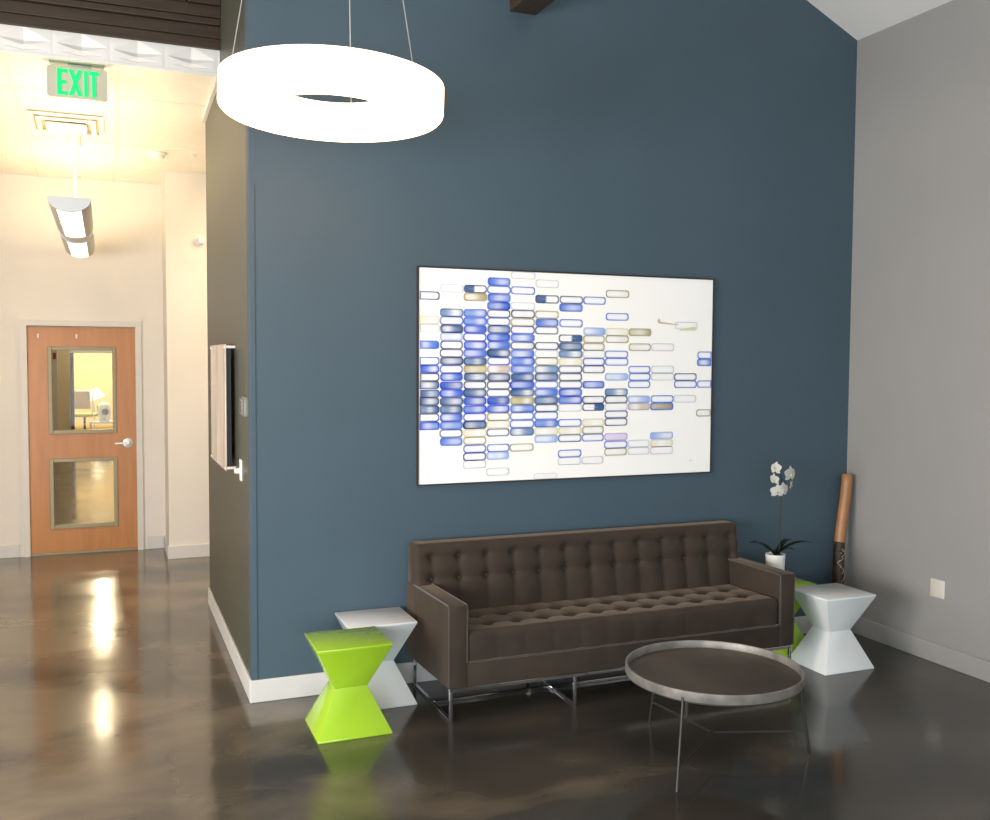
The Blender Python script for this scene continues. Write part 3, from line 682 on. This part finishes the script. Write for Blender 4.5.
# chrome sled base
L_(.842, 2.872, YF + .004, YF + .022, .150, .168, .002, 2).build('front_bar', M['chrome'], sf)
L_(.842, 2.866, -.05, -.032, .150, .168, .002, 2).build('rear_bar', M['chrome'], sf)
L_(.855, 2.86, -.36, -.342, .0, .016, .002, 2).build('floor_glint_bar', M['chrome'], sf)  # added chrome bar imitating a bright streak reflected in the floor
for k in range(4):
    x = .842 + .667 * k
    if k == 3: x = 2.856
    g = L_(x, x + .016, YF + .004, YF + .020, 0, .150, .002, 2)
    g.box(x - OX, x + .016 - OX, -.05 - OY, -.034 - OY, 0, .150, .002).box(x - OX, x + .016 - OX, YF + .020 - OY, -.05 - OY, 0, .014, .002)
    g.build('leg', M['chrome'], sf)

# ------------------------------------------------------------------ side tables
def table_mesh(w, d, h):
    """solid hourglass: square top and foot, pinched waist"""
    b = MB(); bm = b.bm; zs = [(0, 1.), (.008, 1.), (h * .50, .44), (h - .010, 1.0), (h, 1.0)]
    R = []
    for z, k in zs:
        R.append([bm.verts.new((sx_ * w / 2 * k, sy_ * d / 2 * (k if k == 1 else .44), z)) for sx_, sy_ in ((-1, -1), (1, -1), (1, 1), (-1, 1))])
    for A, B in zip(R, R[1:]):
        for k in range(4): bm.faces.new((A[k], A[(k + 1) % 4], B[(k + 1) % 4], B[k]))
    bm.faces.new(R[0][::-1]); bm.faces.new(R[-1])
    bmesh.ops.bevel(bm, geom=bm.edges[:], offset=.0025, segments=2, affect='EDGES', profile=.5)
    return b
def side_table(c, m, label):
    o = table_mesh(.352, .318, .43).build('side_table', m, None, True, loc=c, ang=25)
    tag(o, label, 'side table', 'hourglass side tables'); return o
side_table((.376, -.500, 0), M['lime'], 'lime green hourglass side table in front of the left white one')
side_table((.598, -.176, 0), M['white_lacq'], 'white hourglass side table behind the green one, left of the sofa')
side_table((3.212, -.568, 0), M['white_lacq'], 'white hourglass side table right of the sofa, near the grey wall')
side_table((3.072, -.236, 0), M['lime'], 'lime green hourglass side table under the orchid, mostly hidden behind sofa arm')

# ------------------------------------------------------------------ coffee table
ct = thing('coffee_table', 'round tray coffee table with thin dark rod legs before the sofa', 'coffee table', (1.812, -1.406, 0))
MB().lathe([(0, .366), (.379, .366), (.379, .371), (0, .371)], 96).build('tray_top', M['bronze'], ct, True)
MB().lathe([(.375, .364), (.386, .364), (.388, .368), (.388, .403), (.386, .405), (.381, .405), (.379, .402), (.379, .372), (.375, .370)], 96, closed=True).build('tray_rim', M['rim'], ct, True)
t = MB(); t.lathe([(.365, .356), (.378, .356), (.378, .364), (.365, .364)], 96, closed=True); t.build('support_ring', M['iron'], ct, True)
angs = [math.radians(a) for a in (216.8, 339.6, 97.3)]
for a in angs:
    d = Vector((math.cos(a), math.sin(a), 0))
    MB().tube([d * .385 + Vector((0, 0, .378)), d * .386 + Vector((0, 0, .352)), d * .44 + Vector((0, 0, .001))], .0062, 10).build('leg', M['iron'], ct, True)
    MB().tube([Vector((0, 0, .102)), d * .424 + Vector((0, 0, .105))], .0055, 8).build('stretcher', M['iron'], ct, True)

# ------------------------------------------------------------------ orchid
oc = thing('potted_orchid', 'white flowering orchid in a white pot on the hidden green table', 'plant', (3.068, -.235, .43))
pt = MB(); pr = [(0, 0), (.049, 0), (.052, .006)]
for k in range(1, 14):
    z = .006 + .145 * k / 14; pr.append((.052 + .005 * z / .15 + (.0012 if k % 2 else -.0006), z))
pr += [(.059, .158), (.059, .165), (.054, .165), (.051, .14), (0, .14)]
po = pt.lathe(pr, 40).build('pot', M['pot'], oc, True)
MB().lathe([(0, .148), (.052, .146), (.052, .141), (0, .141)], 24).build('soil', M['soil'], oc, True)
def leaf(pts, w):
    b = MB(); bm = b.bm; rows = []; pts = [Vector(p) for p in pts]; n = len(pts)
    for i, p in enumerate(pts):
        d = (pts[min(i + 1, n - 1)] - pts[max(i - 1, 0)]).normalized(); sd_ = d.cross(Vector((0, 0, 1))).normalized(); t_ = i / (n - 1)
        ww = w * (math.sin(PI * min(1, .12 + .88 * t_)) ** .7) if t_ < 1 else .001
        rows.append([bm.verts.new(p + sd_ * ww * k + Vector((0, 0, .25 * ww * abs(k)))) for k in (-1, -.5, 0, .5, 1)])
    for A, B in zip(rows, rows[1:]):
        for k in range(4): bm.faces.new((A[k], A[k + 1], B[k + 1], B[k]))
    bmesh.ops.solidify(bm, geom=bm.faces[:], thickness=.003); return b
def arch(end, hgt, n=9): 
    e = Vector(end); return [Vector((e.x * t_, e.y * t_, .150 + (e.z - .150) * t_ + hgt * 4 * t_ * (1 - t_) * .5)) for t_ in [k / (n - 1) for k in range(n)]]
for e, hgt, w in (((-.215, -.03, .250), .07, .019), ((-.165, .04, .235), .05, .018), ((-.11, -.09, .205), .04, .016), ((.29, -.01, .205), .09, .020), ((.20, .09, .215), .08, .019), ((.06, -.11, .20), .05, .018)):
    leaf(arch(e, hgt), w).build('leaf', M['leaf'], oc, True)
stp = [(.028, 0, .145), (.030, .002, .30), (.034, .002, .46), (.036, 0, .58), (.028, -.005, .64), (.0, -.005, .675), (-.03, -.01, .69)]
sto = MB().tube(stp, [.005, .0045, .004, .0035, .003, .0025, .002], 8).build('stem', M['stem'], oc, True)
MB().tube([(.034, .002, .52), (.06, 0, .60), (.085, -.01, .63), (.10, -.01, .60)], [.003, .0025, .002, .0015], 8).build('stem', M['stem'], oc, True)
MB().tube([(.036, 0, .58), (.0, -.01, .60), (-.035, -.02, .61)], [.0025, .002, .0015], 8).build('stem', M['stem'], oc, True)
def flower(c, face_dir, size):
    b = MB()
    def petal(ang, L, w):
        t = bmesh.new(); bm = t; ro_ = []
        for i in range(6):
            u = i / 5; ww = w * math.sin(PI * (.1 + .85 * u)) ** .8
            ro_.append([bm.verts.new((k * ww, u * L, -.18 * L * u * u + .1 * ww * abs(k))) for k in (-1, -.5, 0, .5, 1)])
        for A, B in zip(ro_, ro_[1:]):
            for k in range(4): bm.faces.new((A[k], A[k + 1], B[k + 1], B[k]))
        bmesh.ops.solidify(bm, geom=bm.faces[:], thickness=.001); b.merge(t, Matrix.Rotation(ang, 4, 'Z'))
    for a, L, w in ((0, 1, .36), (2.2, .95, .34), (-2.2, .95, .34), (1.25, 1.0, .56), (-1.25, 1.0, .56)): petal(a, L * size, w * size)
    q = Vector(face_dir).to_track_quat('Z', 'Y').to_matrix().to_4x4(); b.xf(Matrix.Translation(c) @ q)
    fo = b.build('flower', M['petal'], oc, True)
    l = MB(); t = bmesh.new(); bmesh.ops.create_uvsphere(t, u_segments=8, v_segments=6, radius=size * .2); l.merge(t, Matrix.Translation(Vector(c)) @ q @ Matrix.Translation((0, -.1 * size, .05 * size)) @ Matrix.Scale(.7, 4, (1, 0, 0))); l.build('lip', M['lip'], fo, True)
for c, d, s_ in (((-.025, -.015, .685), (-.92, -.15, .1), .042), ((-.037, -.02, .618), (-.95, -.1, -.2), .038), ((.085, -.02, .645), (.25, -.95, -.05), .052), ((.10, -.01, .580), (.8, -.55, -.2), .036),
                 ((-.010, -.02, .545), (-.35, -.9, -.15), .044), ((.030, -.02, .553), (.1, -.98, -.1), .047)): flower(c, d, s_)

# ------------------------------------------------------------------ carved pole in the corner
dg = thing('carved_pole', 'amber and dark carved wooden pole leaning in the corner', 'wooden pole', (3.655, -.12, 0))
ax = [(0, 0, .004), (.008, .012, .2), (.020, .022, .45), (.030, .030, .60)]
ax2 = [(.030, .030, .60), (.055, .038, .74), (.085, .046, .88), (.098, .050, .98), (.100, .052, 1.035)]
MB().tube(ax, [.040, .038, .036, .034], 20).build('carved_end', M['carved'], dg, True)
MB().tube(ax2[:-1] + [(.0995, .052, 1.025), (.100, .052, 1.035)], [.0335, .034, .035, .035, .034, .028], 20).build('shaft', M['bark'], dg, True)
def on_pole(z, a, rr=.0365): return (.030 * z / .6 + rr * math.cos(a), .030 * z / .6 + rr * math.sin(a), z)
for z0, a0, da, n_, lift in ((.40, -1.9, .55, 10, .10), (.33, -1.2, -.6, 10, .09), (.50, -1.35, -.5, 8, .05), (.44, -2.2, .35, 8, .05)):
    MB().tube([on_pole(z0 + lift * k / n_, a0 + da * math.sin(2.2 * PI * k / n_)) for k in range(n_ + 1)], .0016, 6).build('painted_mark', M['dots'], dg, True)
for z, a in ((.56, -1.7), (.55, -1.3), (.535, -1.95)):
    t = bmesh.new(); bmesh.ops.create_uvsphere(t, u_segments=8, v_segments=6, radius=.004)
    b = MB(); b.merge(t, Matrix.Translation(on_pole(z, a, .035))); b.build('painted_mark', M['dots'], dg, True)

# ------------------------------------------------------------------ lights
def area(name, loc, rot, sx_, sy_, power, col):
    l = bpy.data.lights.new(name, 'AREA'); l.shape = 'RECTANGLE'; l.size = sx_; l.size_y = sy_; l.energy = power; l.color = col
    o = bpy.data.objects.new(name, l); COL.objects.link(o); o.location = loc; o.rotation_euler = rot; return o
for i, x in enumerate((-2.825, -.25, 2.325)):
    area('window_daylight', (x, -8.05, 1.25), (PI / 2, 0, 0), 2.2, 1.8, (165, 70, 8)[i], (.88, .95, 1.0))
for y in (-4.6, -2.3): area('side_window_daylight', (-4.45, y, 1.25), (PI / 2, 0, -PI / 2), 2.1, 1.8, 185, (.97, .98, 1.))
pl = bpy.data.lights.new('left_added_lamp', 'POINT'); pl.energy = 130; pl.color = (1., .68, .42); pl.shadow_soft_size = .4  # unseen warm lamp added at left, set low to light the arm sides
po_ = bpy.data.objects.new('left_added_lamp', pl); COL.objects.link(po_); po_.location = (-3.0, -1.5, 1.95)
area('hall_fill', (1.1, 3.0, 3.3), (0, 0, 0), .3, 1.0, 60, (1., .76, .46))  # unseen warm fill added at the right of the corridor
for y, e in ((8.0, 20), (12.3, 42), (15.3, 48)):
    q = bpy.data.lights.new('passage_lamp', 'POINT'); q.energy = e; q.color = (1., .80, .52); q.shadow_soft_size = .07
    qo = bpy.data.objects.new('passage_lamp', q); COL.objects.link(qo); qo.location = (-.76, y, 2.72)
area('office_lamp', (-.8, 19.5, 2.8), (0, 0, 0), 1.2, 1.6, 165, (1., .84, .56))
wd = bpy.data.worlds.new('World'); scene.world = wd; wd.use_nodes = True
wd.node_tree.nodes['Background'].inputs[0].default_value = (.75, .85, 1., 1); wd.node_tree.nodes['Background'].inputs[1].default_value = 1.0

# ------------------------------------------------------------------ camera
cam = bpy.data.cameras.new('Camera'); co = bpy.data.objects.new('Camera', cam); COL.objects.link(co)
cam.sensor_fit = 'HORIZONTAL'; cam.sensor_width = 36; cam.lens = 962.617 / 990 * 36
yaw, pitch, roll = .38498, -.05124, .00569
w = Vector((math.sin(yaw) * math.cos(pitch), math.cos(yaw) * math.cos(pitch), math.sin(pitch))); r = Vector((math.cos(yaw), -math.sin(yaw), 0)); u = r.cross(w)
r2 = math.cos(roll) * r + math.sin(roll) * u; u2 = -math.sin(roll) * r + math.cos(roll) * u
co.matrix_world = Matrix(((r2.x, u2.x, -w.x, -.6761), (r2.y, u2.y, -w.y, -4.9448), (r2.z, u2.z, -w.z, 1.7516), (0, 0, 0, 1)))
cam.clip_start = .05; cam.clip_end = 100
scene.camera = co
vs = scene.view_settings
scene.display_settings.display_device = 'sRGB'
vs.view_transform = 'Standard'; vs.look = 'None'; vs.exposure = .12; vs.gamma = 1.; vs.use_curve_mapping = False
